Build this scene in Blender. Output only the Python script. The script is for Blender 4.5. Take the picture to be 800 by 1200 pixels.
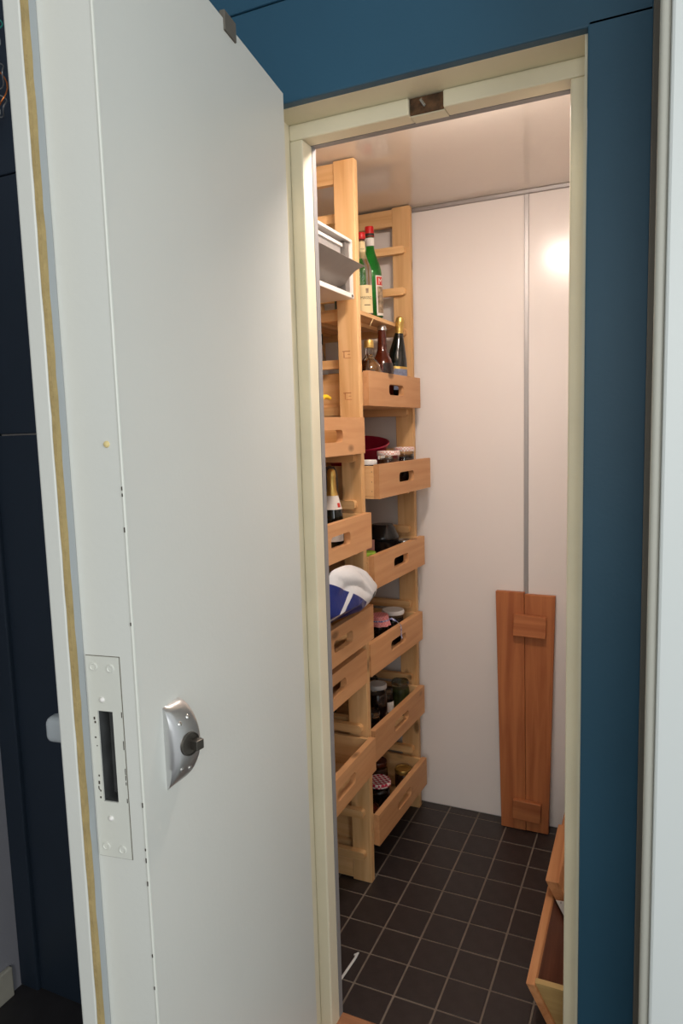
import bpy, bmesh, math, random
from mathutils import Vector, Matrix
random.seed(7)
for o in list(bpy.data.objects): bpy.data.objects.remove(o)
S = bpy.context.scene
COL = S.collection
PI = math.pi

# ------------------------------------------------------------------ camera
cd = bpy.data.cameras.new('camera'); cam = bpy.data.objects.new('camera', cd); COL.objects.link(cam)
cd.sensor_fit = 'VERTICAL'; cd.sensor_height = 36.0; cd.sensor_width = 24.0
cd.lens = 818.35 / 1200 * 36.0
cd.clip_start = 0.02
yaw, pitch, roll = 0.4314, 0.1152, -0.0293
cy, sy, cp, sp = math.cos(yaw), math.sin(yaw), math.cos(pitch), math.sin(pitch)
fw = Vector((-sy * cp, cy * cp, -sp)); rt = Vector((cy, sy, 0)); up = rt.cross(fw)
r2 = math.cos(roll) * rt + math.sin(roll) * up
u2 = -math.sin(roll) * rt + math.cos(roll) * up
M = Matrix(((r2.x, u2.x, -fw.x), (r2.y, u2.y, -fw.y), (r2.z, u2.z, -fw.z))).to_4x4()
M.translation = Vector((0.7955, -2.2416, 1.402))
cam.matrix_world = M
S.camera = cam

# ------------------------------------------------------------------ light
W = bpy.data.worlds.new('world'); S.world = W; W.use_nodes = True
W.node_tree.nodes['Background'].inputs[0].default_value = (0.94, 0.98, 1.0, 1)
W.node_tree.nodes['Background'].inputs[1].default_value = 0.55
def area(name, loc, target, sx, sy_, power, col):
    l = bpy.data.lights.new(name, 'AREA'); l.shape = 'RECTANGLE'; l.size = sx; l.size_y = sy_
    l.energy = power; l.color = col
    o = bpy.data.objects.new(name, l); COL.objects.link(o); o.location = loc
    o.rotation_euler = (Vector(target) - Vector(loc)).to_track_quat('-Z', 'Y').to_euler()
    return o
area('window_daylight', (2.7, -3.0, 1.9), (0.4, -1.3, 1.3), 1.5, 1.4, 40, (0.96, 0.99, 1.0))
area('rear_fill_light', (1.05, -4.3, 1.8), (0.7, -1.0, 1.2), 1.2, 1.2, 24, (1.0, 0.98, 0.93))  # added fill from behind the camera for the blue boards and frame
S.view_settings.view_transform = 'Standard'; S.view_settings.look = 'None'
S.view_settings.gamma = 1; S.view_settings.use_curve_mapping = False
S.view_settings.exposure = 0.0

# ------------------------------------------------------------------ materials
def srgb(r, g, b):
    f = lambda c: (c / 12.92 if c <= 0.04045 else ((c + 0.055) / 1.055) ** 2.4)
    return (f(r / 255), f(g / 255), f(b / 255), 1)
def mat(name, col, rough=0.5, metal=0.0, var=0.0, scale=6.0, bump=0.0, bscale=60.0, trans=0.0, ior=1.45, coat=0.0, emit=None, spec=0.5):
    m = bpy.data.materials.new(name); m.use_nodes = True
    nt = m.node_tree; b = nt.nodes['Principled BSDF']
    b.inputs['Base Color'].default_value = col
    b.inputs['Roughness'].default_value = rough; b.inputs['Metallic'].default_value = metal
    b.inputs['IOR'].default_value = ior; b.inputs['Transmission Weight'].default_value = trans
    b.inputs['Coat Weight'].default_value = coat; b.inputs['Specular IOR Level'].default_value = spec
    if emit: b.inputs['Emission Color'].default_value = emit[0]; b.inputs['Emission Strength'].default_value = emit[1]
    tc = nt.nodes.new('ShaderNodeTexCoord')
    if var > 0:
        n = nt.nodes.new('ShaderNodeTexNoise'); n.inputs['Scale'].default_value = scale; n.inputs['Detail'].default_value = 6
        nt.links.new(tc.outputs['Object'], n.inputs['Vector'])
        r = nt.nodes.new('ShaderNodeValToRGB')
        r.color_ramp.elements[0].position = 0.3; r.color_ramp.elements[1].position = 0.7
        r.color_ramp.elements[0].color = tuple(c * (1 - var) for c in col[:3]) + (1,)
        r.color_ramp.elements[1].color = tuple(min(1, c * (1 + var)) for c in col[:3]) + (1,)
        nt.links.new(n.outputs['Fac'], r.inputs['Fac']); nt.links.new(r.outputs['Color'], b.inputs['Base Color'])
    if bump > 0:
        n2 = nt.nodes.new('ShaderNodeTexNoise'); n2.inputs['Scale'].default_value = bscale; n2.inputs['Detail'].default_value = 4
        nt.links.new(tc.outputs['Object'], n2.inputs['Vector'])
        bp = nt.nodes.new('ShaderNodeBump'); bp.inputs['Strength'].default_value = bump; bp.inputs['Distance'].default_value = 0.002
        nt.links.new(n2.outputs['Fac'], bp.inputs['Height']); nt.links.new(bp.outputs['Normal'], b.inputs['Normal'])
    return m
def wood(name, light, dark, axis, knots=True, rough=0.55):
    m = bpy.data.materials.new(name); m.use_nodes = True
    nt = m.node_tree; b = nt.nodes['Principled BSDF']; b.inputs['Roughness'].default_value = rough
    b.inputs['Specular IOR Level'].default_value = 0.35
    tc = nt.nodes.new('ShaderNodeTexCoord'); oi = nt.nodes.new('ShaderNodeObjectInfo')
    mp = nt.nodes.new('ShaderNodeMapping')
    sc = [26, 26, 26]; sc[axis] = 1.6
    mp.inputs['Scale'].default_value = sc
    ad = nt.nodes.new('ShaderNodeVectorMath'); ad.operation = 'ADD'
    mu = nt.nodes.new('ShaderNodeMath'); mu.operation = 'MULTIPLY'; mu.inputs[1].default_value = 7.3
    nt.links.new(oi.outputs['Random'], mu.inputs[0])
    nt.links.new(tc.outputs['Object'], ad.inputs[0]); nt.links.new(mu.outputs[0], ad.inputs[1])
    nt.links.new(ad.outputs[0], mp.inputs['Vector'])
    n = nt.nodes.new('ShaderNodeTexNoise'); n.inputs['Scale'].default_value = 1.6; n.inputs['Detail'].default_value = 5; n.inputs['Distortion'].default_value = 0.6
    nt.links.new(mp.outputs[0], n.inputs['Vector'])
    r = nt.nodes.new('ShaderNodeValToRGB')
    r.color_ramp.elements[0].position = 0.30; r.color_ramp.elements[1].position = 0.62
    r.color_ramp.elements[0].color = dark; r.color_ramp.elements[1].color = light
    nt.links.new(n.outputs['Fac'], r.inputs['Fac'])
    out = r.outputs['Color']
    if knots:
        mp2 = nt.nodes.new('ShaderNodeMapping'); s2 = [11, 11, 11]; s2[axis] = 5.5; mp2.inputs['Scale'].default_value = s2
        nt.links.new(ad.outputs[0], mp2.inputs['Vector'])
        v = nt.nodes.new('ShaderNodeTexVoronoi'); v.inputs['Scale'].default_value = 1.0
        nt.links.new(mp2.outputs[0], v.inputs['Vector'])
        kr = nt.nodes.new('ShaderNodeValToRGB')
        kr.color_ramp.elements[0].position = 0.08; kr.color_ramp.elements[0].color = (1, 1, 1, 1)
        kr.color_ramp.elements[1].position = 0.16; kr.color_ramp.elements[1].color = (0, 0, 0, 1)
        nt.links.new(v.outputs['Distance'], kr.inputs['Fac'])
        mx = nt.nodes.new('ShaderNodeMixRGB'); mx.inputs['Color2'].default_value = tuple(c * 0.45 for c in dark[:3]) + (1,)
        nt.links.new(kr.outputs['Color'], mx.inputs['Fac']); nt.links.new(out, mx.inputs['Color1']); out = mx.outputs['Color']
    hv = nt.nodes.new('ShaderNodeHueSaturation')
    mr = nt.nodes.new('ShaderNodeMapRange'); mr.inputs['To Min'].default_value = 0.86; mr.inputs['To Max'].default_value = 1.10
    nt.links.new(oi.outputs['Random'], mr.inputs['Value']); nt.links.new(mr.outputs[0], hv.inputs['Value'])
    nt.links.new(out, hv.inputs['Color']); nt.links.new(hv.outputs['Color'], b.inputs['Base Color'])
    bp = nt.nodes.new('ShaderNodeBump'); bp.inputs['Strength'].default_value = 0.15; bp.inputs['Distance'].default_value = 0.002
    nt.links.new(n.outputs['Fac'], bp.inputs['Height']); nt.links.new(bp.outputs['Normal'], b.inputs['Normal'])
    return m
def checker(name, c1, c2, scale, mid=None):
    m = bpy.data.materials.new(name); m.use_nodes = True
    nt = m.node_tree; b = nt.nodes['Principled BSDF']; b.inputs['Roughness'].default_value = 0.45
    tc = nt.nodes.new('ShaderNodeTexCoord')
    mp = nt.nodes.new('ShaderNodeMapping'); mp.inputs['Rotation'].default_value = (0, 0, 0.6); mp.inputs['Location'].default_value = (0.001, 0.002, 0.0013)
    nt.links.new(tc.outputs['Object'], mp.inputs['Vector'])
    ck = nt.nodes.new('ShaderNodeTexChecker'); ck.inputs['Scale'].default_value = scale
    ck.inputs['Color1'].default_value = c1; ck.inputs['Color2'].default_value = c2
    nt.links.new(mp.outputs[0], ck.inputs['Vector']); nt.links.new(ck.outputs['Color'], b.inputs['Base Color'])
    return m

PINE_L, PINE_D = srgb(230, 187, 134), srgb(211, 162, 105)
M_ = {}
for i, a in enumerate('xyz'): M_['pine_' + a] = wood('pine_' + a, PINE_L, PINE_D, i)
M_['frontwood'] = wood('drawer_front_wood', srgb(210, 158, 110), srgb(197, 142, 94), 1)
M_['plank'] = wood('plank_wood', srgb(180, 113, 68), srgb(152, 87, 50), 2, knots=False)
M_['cleat'] = wood('cleat_wood', srgb(184, 117, 72), srgb(152, 87, 50), 0, knots=False)
M_['trough'] = wood('trough_wood', srgb(205, 148, 100), srgb(176, 116, 72), 1)
M_['trough_end'] = wood('trough_end_cool_lit_wood', srgb(186, 158, 104), srgb(164, 134, 84), 0, knots=False)  # olive tint puts the cooler light on the ends into the colour
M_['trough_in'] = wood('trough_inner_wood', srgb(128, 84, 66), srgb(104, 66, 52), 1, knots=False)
M_['door'] = mat('door_paint', srgb(206, 208, 202), 0.38, var=0.025, scale=2.5, bump=0.10, bscale=120)
M_['edge'] = mat('door_edge_paint', srgb(204, 206, 198), 0.42, var=0.03, scale=7, bump=0.18, bscale=60)
M_['frame'] = mat('frame_paint', srgb(222, 214, 188), 0.45, var=0.04, scale=9, bump=0.2, bscale=70)
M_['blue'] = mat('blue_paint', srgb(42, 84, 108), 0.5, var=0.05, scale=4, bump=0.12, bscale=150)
M_['blue_shade'] = mat('blue_paint_shaded', srgb(38, 50, 64), 0.5, var=0.06, scale=4, bump=0.12, bscale=150)  # the blue paint, darkened to carry the shade behind the open door
M_['panel'] = mat('cold_room_panel', srgb(232, 226, 222), 0.18, var=0.012, scale=3, bump=0.03, bscale=25)
M_['ceilpanel'] = mat('cold_room_ceiling', srgb(228, 219, 208), 0.08, var=0.015, scale=3, coat=0.3)
M_['alu'] = mat('aluminium_profile', srgb(168, 165, 164), 0.42, metal=0.6)
M_['greytrim'] = mat('grey_trim', srgb(140, 138, 138), 0.5)
M_['white'] = mat('white_cabinet_paint', srgb(208, 214, 213), 0.4)
M_['greyedge'] = mat('grey_edge', srgb(176, 176, 166), 0.45)
M_['brownedge'] = mat('brown_edge', srgb(96, 92, 84), 0.6)
M_['hallfloor'] = mat('hall_floor_dark', srgb(48, 46, 48), 0.6, var=0.15, scale=20)
M_['hallwall'] = mat('hall_wall_grey', srgb(158, 158, 166), 0.8, bump=0.3, bscale=180)
M_['skirting'] = mat('skirting_cream', srgb(190, 186, 172), 0.6, var=0.06, scale=15)
M_['hallceil'] = mat('hall_ceiling_white', srgb(225, 225, 220), 0.8)
M_['tile'] = mat('black_tile', srgb(50, 43, 42), 0.42, var=0.16, scale=30, bump=0.25, bscale=90)
M_['grout'] = mat('grout', srgb(122, 110, 98), 0.85, var=0.15, scale=25)
M_['foam'] = mat('yellow_foam', srgb(164, 144, 98), 0.9, var=0.12, scale=40, bump=0.8, bscale=160)
M_['seal'] = mat('grey_seal', srgb(160, 166, 168), 0.5)
M_['chrome'] = mat('brushed_chrome', srgb(206, 206, 206), 0.3, metal=0.9)
M_['darkmetal'] = mat('dark_steel', srgb(104, 100, 94), 0.35, metal=0.9)
M_['slot'] = mat('lock_cavity_shade', srgb(66, 68, 68), 0.7, var=0.3, scale=40)  # dark colour stands in for shade inside the slot
M_['rust'] = mat('rusty_plate', srgb(92, 66, 44), 0.7, metal=0.3, var=0.6, scale=70, bump=0.6, bscale=120)
M_['chip'] = mat('chipped_spot', srgb(60, 52, 46), 0.8)
M_['filler'] = mat('filler_blob', srgb(214, 196, 140), 0.8)
M_['clear'] = mat('clear_glass', (0.93, 0.95, 0.93, 1), 0.02, trans=1.0, ior=1.45)
M_['greenglass'] = mat('green_glass', (0.02, 0.42, 0.05, 1), 0.03, trans=0.85, ior=1.45)
M_['brownglass'] = mat('brown_glass', srgb(92, 34, 16), 0.04, trans=0.35, ior=1.5)
M_['blackglass'] = mat('dark_bottle_glass', srgb(12, 18, 14), 0.06, ior=1.5)
M_['liquid'] = mat('pale_liquid', (0.85, 0.88, 0.84, 1), 0.02, trans=1.0, ior=1.33)
M_['darkjam'] = mat('dark_jam', srgb(36, 20, 18), 0.25, var=0.3, scale=60)
M_['brownjam'] = mat('brown_preserve', srgb(96, 56, 34), 0.35, var=0.4, scale=70)
M_['redjam'] = mat('red_preserve', srgb(150, 40, 30), 0.35, var=0.3, scale=60)
M_['greenjam'] = mat('green_preserve', srgb(74, 84, 44), 0.4, var=0.4, scale=60)
M_['goldfoil'] = mat('gold_foil', srgb(206, 172, 98), 0.34, metal=0.85, bump=0.5, bscale=200)
M_['silver'] = mat('silver_cap', srgb(200, 198, 194), 0.25, metal=0.9)
M_['redcap'] = mat('red_cap', srgb(196, 30, 32), 0.35)
M_['whitelid'] = mat('white_lid', srgb(222, 220, 216), 0.4)
M_['cream'] = mat('cream_label', srgb(228, 208, 160), 0.7)
M_['paper'] = mat('white_paper', srgb(222, 216, 208), 0.7)
M_['ink'] = mat('dark_ink', srgb(58, 48, 40), 0.7)
M_['redink'] = mat('red_ink', srgb(200, 48, 38), 0.6)
M_['picture'] = mat('label_picture', srgb(150, 130, 104), 0.7, var=0.6, scale=90)
M_['bluelabel'] = mat('blue_grey_label', srgb(120, 128, 150), 0.5, var=0.3, scale=70)
M_['yellow'] = mat('yellow_plastic', srgb(238, 196, 30), 0.4)
M_['bowl'] = mat('crimson_bowl', srgb(150, 18, 52), 0.3)
M_['black'] = mat('black_plastic', srgb(26, 25, 26), 0.22)
M_['greylid'] = mat('grey_lid', srgb(176, 174, 172), 0.4)
M_['greyplastic'] = mat('grey_plastic_grip', srgb(176, 184, 188), 0.25)
M_['crack'] = mat('paint_crack', srgb(104, 100, 90), 0.8)
M_['potgrey'] = mat('dark_grey_enamel', srgb(70, 60, 56), 0.4)
M_['lime'] = mat('lime_lid', srgb(140, 176, 52), 0.5, var=0.25, scale=80)
M_['pinkcard'] = mat('pink_card', srgb(214, 160, 150), 0.8)
M_['pinkcloth'] = checker('pink_gingham_cloth', srgb(214, 118, 124), srgb(224, 152, 150), 170)
M_['gingham'] = checker('red_gingham_lid', srgb(190, 34, 70), srgb(240, 224, 220), 105)
M_['dotlid'] = checker('red_white_lid', srgb(214, 158, 148), srgb(228, 226, 220), 190)
M_['ribbon'] = checker('blue_white_ribbon', srgb(60, 84, 170), srgb(214, 214, 226), 160)
M_['bagwhite'] = mat('bag_white_plastic', srgb(226, 228, 230), 0.32, bump=0.5, bscale=40)
def bag_material():
    m = mat('printed_bag_plastic', srgb(226, 228, 230), 0.32, bump=0.6, bscale=55)
    nt = m.node_tree; b = nt.nodes['Principled BSDF']
    tc = nt.nodes.new('ShaderNodeTexCoord'); sx = nt.nodes.new('ShaderNodeSeparateXYZ'); nt.links.new(tc.outputs['Object'], sx.inputs[0])
    def mth(op, a, c):
        n = nt.nodes.new('ShaderNodeMath'); n.operation = op
        for i, v in enumerate((a, c)):
            if isinstance(v, (int, float)): n.inputs[i].default_value = v
            else: nt.links.new(v, n.inputs[i])
        return n.outputs[0]
    Y, Z = sx.outputs['Y'], sx.outputs['Z']
    below = mth('LESS_THAN', mth('ADD', Z, mth('MULTIPLY', Y, 0.47)), 1.02 - 0.69 * 0.47)
    left = mth('LESS_THAN', Y, -0.505)
    d = mth('ABSOLUTE', mth('SUBTRACT', mth('SUBTRACT', Z, mth('MULTIPLY', Y, 0.77)), 1.0 + 0.587 * 0.77), 0.0)
    off = mth('GREATER_THAN', d, 0.0095)
    k = mth('MULTIPLY', mth('MULTIPLY', below, left), off)
    mx = nt.nodes.new('ShaderNodeMixRGB'); mx.inputs['Color1'].default_value = srgb(226, 228, 230); mx.inputs['Color2'].default_value = srgb(34, 50, 122)
    nt.links.new(k, mx.inputs['Fac']); nt.links.new(mx.outputs[0], b.inputs['Base Color'])
    return m
M_['bag'] = bag_material()
M_['boxwhite'] = mat('white_enamel_sheet', srgb(228, 222, 216), 0.35)
M_['boxgrey'] = mat('grey_sheet_metal', srgb(142, 136, 130), 0.38, metal=0.5, var=0.05, scale=20)
M_['boxsilver'] = mat('silver_sheet_metal', srgb(200, 198, 196), 0.35, metal=0.6, var=0.08, scale=30)
M_['copper'] = mat('copper_wire', srgb(220, 130, 70), 0.3, metal=0.9)
M_['steelwire'] = mat('steel_wire', srgb(150, 150, 150), 0.35, metal=0.8)
M_['greenpot'] = mat('teal_enamel', srgb(40, 130, 120), 0.4)
M_['lampbase'] = mat('lamp_base', srgb(230, 226, 220), 0.5)
M_['lampglow'] = mat('lamp_diffuser', (1, 0.72, 0.55, 1), 0.4, emit=((1.0, 0.86, 0.77, 1), 158.0))
M_['sill'] = wood('sill_wood', srgb(168, 116, 82), srgb(136, 90, 62), 0, knots=False)

# ------------------------------------------------------------------ helpers
def bx(bm, x0, x1, y0, y1, z0, z1):
    v = [bm.verts.new((x, y, z)) for z in (z0, z1) for y in (y0, y1) for x in (x0, x1)]
    for f in ((0, 2, 3, 1), (4, 5, 7, 6), (0, 1, 5, 4), (2, 6, 7, 3), (0, 4, 6, 2), (1, 3, 7, 5)):
        bm.faces.new([v[i] for i in f])
def NB(): return bmesh.new()
def box(x0, x1, y0, y1, z0, z1, bev=0.0, seg=2):
    b = NB(); bx(b, x0, x1, y0, y1, z0, z1)
    if bev > 0: bmesh.ops.bevel(b, geom=b.edges[:], offset=bev, segments=seg, affect='EDGES', profile=0.5)
    return b
def link(name, me, parent=None, loc=(0, 0, 0), rot=(0, 0, 0)):
    o = bpy.data.objects.new(name, me); COL.objects.link(o)
    o.location = loc; o.rotation_euler = rot
    if parent: o.parent = parent
    return o
def obj(name, bm, m, parent=None, loc=(0, 0, 0), rot=(0, 0, 0), smooth=False):
    bmesh.ops.recalc_face_normals(bm, faces=bm.faces[:])
    me = bpy.data.meshes.new(name); bm.to_mesh(me); bm.free()
    for k in (m if isinstance(m, (list, tuple)) else [m]): me.materials.append(M_[k])
    if smooth:
        for p in me.polygons: p.use_smooth = True
        try: me.set_sharp_from_angle(angle=math.radians(38))
        except Exception: pass
    return link(name, me, parent, loc, rot)
def tag(o, label, cat=None, group=None, kind=None):
    o['label'] = label
    if cat: o['category'] = cat
    if group: o['group'] = group
    if kind: o['kind'] = kind
    return o
def thing(name, label, cat, loc=(0, 0, 0), rot=(0, 0, 0), group=None, kind=None):
    o = bpy.data.objects.new(name, None); COL.objects.link(o); o.location = loc; o.rotation_euler = rot
    o.empty_display_size = 0.05
    return tag(o, label, cat, group, kind)
def lathe(prof, n=28, cap=True, bm=None, cx=0, cy_=0):
    bm = bm or NB(); rings = []
    for r, z in prof:
        if r < 1e-5: rings.append([bm.verts.new((cx, cy_, z))])
        else: rings.append([bm.verts.new((cx + r * math.cos(2 * PI * i / n), cy_ + r * math.sin(2 * PI * i / n), z)) for i in range(n)])
    for a, b in zip(rings, rings[1:]):
        for i in range(n):
            j = (i + 1) % n
            if len(a) == 1 and len(b) == 1: continue
            if len(a) == 1: bm.faces.new((a[0], b[i], b[j]))
            elif len(b) == 1: bm.faces.new((a[i], a[j], b[0]))
            else: bm.faces.new((a[i], a[j], b[j], b[i]))
    if cap:
        for rg in (rings[0], rings[-1]):
            if len(rg) > 1: bm.faces.new(rg)
    return bm
def tube(pts, r, n=8, bm=None):
    bm = bm or NB(); pts = [Vector(p) for p in pts]; rings = []
    up_ = Vector((0.13, 0.21, 0.97)).normalized()
    for i, p in enumerate(pts):
        d = (pts[min(i + 1, len(pts) - 1)] - pts[max(i - 1, 0)]).normalized()
        a = d.cross(up_)
        if a.length < 1e-3: a = d.cross(Vector((1, 0, 0)))
        a.normalize(); b = d.cross(a).normalized()
        rr = r[i] if isinstance(r, (list, tuple)) else r
        rings.append([bm.verts.new(p + rr * (math.cos(2 * PI * k / n) * a + math.sin(2 * PI * k / n) * b)) for k in range(n)])
    for A, B in zip(rings, rings[1:]):
        for k in range(n): bm.faces.new((A[k], A[(k + 1) % n], B[(k + 1) % n], B[k]))
    bm.faces.new(rings[0]); bm.faces.new(rings[-1])
    return bm
def patch(prof_r, z0, z1, a0, a1, n=10, m=4, rfun=None):
    """a label: cylindrical patch, two-sided shell 0.3 mm thick"""
    bm = NB(); g = []
    for j in range(m + 1):
        z = z0 + (z1 - z0) * j / m; r = rfun(z) if rfun else prof_r
        g.append([(bm.verts.new((r * math.cos(a0 + (a1 - a0) * i / n), r * math.sin(a0 + (a1 - a0) * i / n), z)),
                   bm.verts.new(((r + 0.0003) * math.cos(a0 + (a1 - a0) * i / n), (r + 0.0003) * math.sin(a0 + (a1 - a0) * i / n), z))) for i in range(n + 1)])
    for j in range(m):
        for i in range(n):
            for k in (0, 1):
                bm.faces.new((g[j][i][k], g[j][i + 1][k], g[j + 1][i + 1][k], g[j + 1][i][k]))
    return bm
def text_on_cyl(name, s, size, r, z, ang, m, parent):
    cu = bpy.data.curves.new(name, 'FONT'); cu.body = s; cu.size = size; cu.align_x = 'CENTER'
    t = bpy.data.objects.new(name, cu); COL.objects.link(t)
    me = bpy.data.meshes.new_from_object(t.evaluated_get(bpy.context.evaluated_depsgraph_get()))
    bpy.data.objects.remove(t)
    for v in me.vertices:
        a = ang + v.co.x / r
        v.co = Vector((r * math.cos(a), r * math.sin(a), z + v.co.y))
    me.materials.clear(); me.materials.append(M_[m])
    return link(name, me, parent)

# ------------------------------------------------------------------ the setting
YB, ZC = 0.152, 2.155            # back wall, pantry ceiling
YI, YG, YS, YF, YBL = -0.852, -0.870, -0.913, -0.980, -1.000   # inner face, grey trim, door stop, frame face, blue boards
XL, XR, T = 0.121, 0.639, 0.108
P = T
XW, XRW = -0.43, 0.90            # pantry side walls
ZF = -0.10                       # hall floor, one step lower

# pantry floor with single tiles
fl = tag(obj('floor', box(XW, XRW, YI, YB, -0.06, -0.0016), 'grout'), 'dark square tiled pantry floor with pale grout lines', 'floor', kind='structure')
def tile_mesh(w, d):
    b = box(0.0026, w - 0.0026, 0.0026, d - 0.0026, -0.012, 0.0, 0.0008, 1)
    bmesh.ops.recalc_face_normals(b, faces=b.faces[:])
    me = bpy.data.meshes.new('tile'); b.to_mesh(me); b.free(); me.materials.append(M_['tile']); return me
cache = {}
xs = [XW] + [c * P for c in range(-3, 9)] + [XRW]
ys = [YI] + [r * P for r in range(-7, 2)] + [YB]
for a, b_ in zip(xs, xs[1:]):
    for c, d in zip(ys, ys[1:]):
        k = (round(b_ - a, 4), round(d - c, 4))
        if k[0] < 0.012 or k[1] < 0.012: continue
        if k not in cache: cache[k] = tile_mesh(*k)
        link('tile', cache[k], fl, (a, c, random.uniform(-0.0003, 0.0003)), (random.uniform(-.002, .002), random.uniform(-.002, .002), 0))

# pantry walls, ceiling
wb = tag(obj('wall_back', box(XW, XRW, YB + 0.006, YB + 0.06, -0.05, ZC + 0.05), 'greytrim'), 'pale glossy pantry back wall of two tall panels', 'wall', kind='structure')
XJ = 0.382
obj('panel', box(XW, XJ - 0.005, YB, YB + 0.006, 0.0, ZC, 0.0008, 1), 'panel', wb)
obj('panel', box(XJ + 0.005, XRW, YB, YB + 0.006, 0.0, ZC, 0.0008, 1), 'panel', wb)
obj('joint_strip', box(XJ - 0.0075, XJ + 0.0075, YB - 0.004, YB, 0.0, ZC - 0.012, 0.0015, 1), 'alu', wb)
obj('corner_profile', box(XW, XRW, YB - 0.008, YB, ZC - 0.014, ZC, 0.002, 1), 'alu', wb)
wl = tag(obj('wall_left', box(XW - 0.05, XW, YI, YB, -0.05, ZC), 'panel'), 'pale pantry wall behind the wooden drawer shelving', 'wall', kind='structure')
wr = tag(obj('wall_right', box(XRW, XRW + 0.05, YI, YB, -0.05, ZC), 'panel'), 'pale pantry wall beside the wooden troughs', 'wall', kind='structure')
cl = tag(obj('ceiling', box(XW - 0.05, XRW + 0.05, YI - 0.1, YB + 0.05, ZC, ZC + 0.06), 'ceilpanel'), 'glossy cream pantry ceiling', 'ceiling', kind='structure')

# wall with the doorway
ZT, ZS = 2.022, 1.991
XLo, XRo = XL - 0.030, XR + 0.030     # rebate, where the door leaf closes
b = NB()
bx(b, -0.86, XLo - 0.02, YF + 0.004, YI, ZF, 2.6); bx(b, XRo + 0.02, 1.6, YF + 0.004, YI, ZF, 2.6)
bx(b, XLo - 0.02, XRo + 0.02, YF + 0.004, YI, ZT + 0.02, 2.6)
wf = tag(obj('wall_front', b, 'panel'), 'thick insulated wall around the pantry doorway', 'wall', kind='structure')
# blue boards on the hall side
tb = thing('trim_1', 'blue painted boards around the pantry doorway', 'boards', (0, 0, 0), kind='structure')
obj('board', box(XRo + 0.006, 0.771, YBL, YF + 0.004, ZF, 2.031, 0.0025), 'blue', tb)
obj('board', box(-0.20, 0.771, YBL, YF + 0.004, 2.0225, 2.2035, 0.003), 'blue', tb)
obj('board', box(-0.20, 0.771, YBL, YF + 0.004, 2.2065, 2.60, 0.003), 'blue', tb)
obj('board', box(-0.20, XLo - 0.006, YBL, YF + 0.004, ZF, 2.0195, 0.0025), 'blue', tb)
# blue panelling in the hall behind the open door
tp = thing('trim_2', 'blue panelling behind the open door, darkened in colour for shade', 'panelling', (0, 0, 0), kind='structure')
obj('board', box(-0.73, -0.203, YBL, YF + 0.004, ZF, 1.415, 0.003), 'blue_shade', tp)
obj('board', box(-0.73, -0.203, YBL, YF + 0.004, 1.419, 2.0195, 0.003), 'blue_shade', tp)
obj('board', box(-0.79, -0.203, YBL, YF + 0.004, 2.0225, 2.60, 0.003), 'blue_shade', tp)
obj('post', box(-0.80, -0.728, YBL - 0.012, YF + 0.004, ZF, 2.0195, 0.004), 'blue_shade', tp)
obj('screw', lathe([(0, 0), (0.006, 0), (0.006, 0.003), (0, 0.004)], 12), 'chrome', tp, (-0.722, YBL, 1.428), (PI / 2, 0, 0), True)
# white painted frame with the stop
fr = thing('trim_3', 'cream painted door frame with a stepped stop', 'door frame', (0, 0, 0), kind='structure')
obj('jamb', box(XLo - 0.02, XLo, YF, YI, ZF, ZT + 0.02), 'frame', fr)
obj('jamb', box(XRo, XRo + 0.02, YF, YI, ZF, ZT + 0.02), 'frame', fr)
obj('head', box(XLo, XRo, YF, YI, ZT, ZT + 0.02), 'frame', fr)
obj('stop', box(XLo, XL, YS, YG, ZF, ZS, 0.0035), 'frame', fr)
obj('stop', box(XR, XRo, YS, YG, ZF, ZS, 0.0035), 'frame', fr)
HX0, HX1 = 0.347, 0.414
obj('stop', box(XLo, HX0, YS, YG, ZS, ZT, 0.003), 'frame', fr)
obj('stop', box(HX1, XRo, YS, YG, ZS, ZT, 0.003), 'frame', fr)
obj('stop', box(HX0, HX1, YS + 0.012, YG, ZS - 0.0005, ZT, 0.001), 'frame', fr)
rp = obj('strike_plate', box(HX0 + 0.001, HX1 - 0.001, YS + 0.006, YS + 0.011, ZS + 0.001, ZT - 0.001, 0.001), 'rust', fr)
rp['label'] = 'rusty recessed strike plate in the frame head'
obj('bolt', tube([(0.372, YS - 0.004, 2.012), (0.377, YS + 0.006, 2.004)], 0.0032, 8), 'silver', rp)
obj('grey_lining', box(XL - 0.010, XL, YG, YI - 0.001, ZF, ZS), 'greytrim', fr)
obj('grey_lining', box(XR, XR + 0.010, YG, YI - 0.001, ZF, ZS), 'greytrim', fr)
obj('grey_lining', box(XL - 0.010, XR + 0.010, YG, YI - 0.001, ZS, ZS + 0.010), 'greytrim', fr)
tag(obj('trim_4', box(XL - 0.03, XR + 0.03, YF, YI + 0.002, ZF, 0.003, 0.006), 'sill'), 'worn brown wooden sill under the doorway', 'sill', kind='structure')

# hall outside
hf = tag(obj('floor', box(-0.82, 1.6, -4.6, YF, ZF - 0.05, ZF), 'hallfloor'), 'dark hall floor in front of the blue wall', 'floor', kind='structure')
hw = tag(obj('wall_left', box(-0.87, -0.792, -4.6, YBL - 0.01, ZF, 2.6), 'hallwall'), 'grey hall wall beside the dark blue panelling', 'wall', kind='structure')
tag(obj('baseboard_left', box(-0.792, -0.777, -4.6, YBL - 0.045, ZF, ZF + 0.085, 0.004), 'skirting'), 'cream skirting along the grey hall wall', 'baseboard', kind='structure')
tag(obj('wall_light_block', box(-0.87, 0.35, -3.35, -3.30, ZF, 2.6), 'hallwall'), 'unseen grey wall added behind the viewer to block daylight', 'wall', kind='structure')  # added out of view to keep sky light off the left hall
hc = tag(obj('ceiling', box(-0.87, 1.6, -4.6, YF, 2.6, 2.65), 'hallceil'), 'plain white hall ceiling', 'ceiling', kind='structure')

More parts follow.
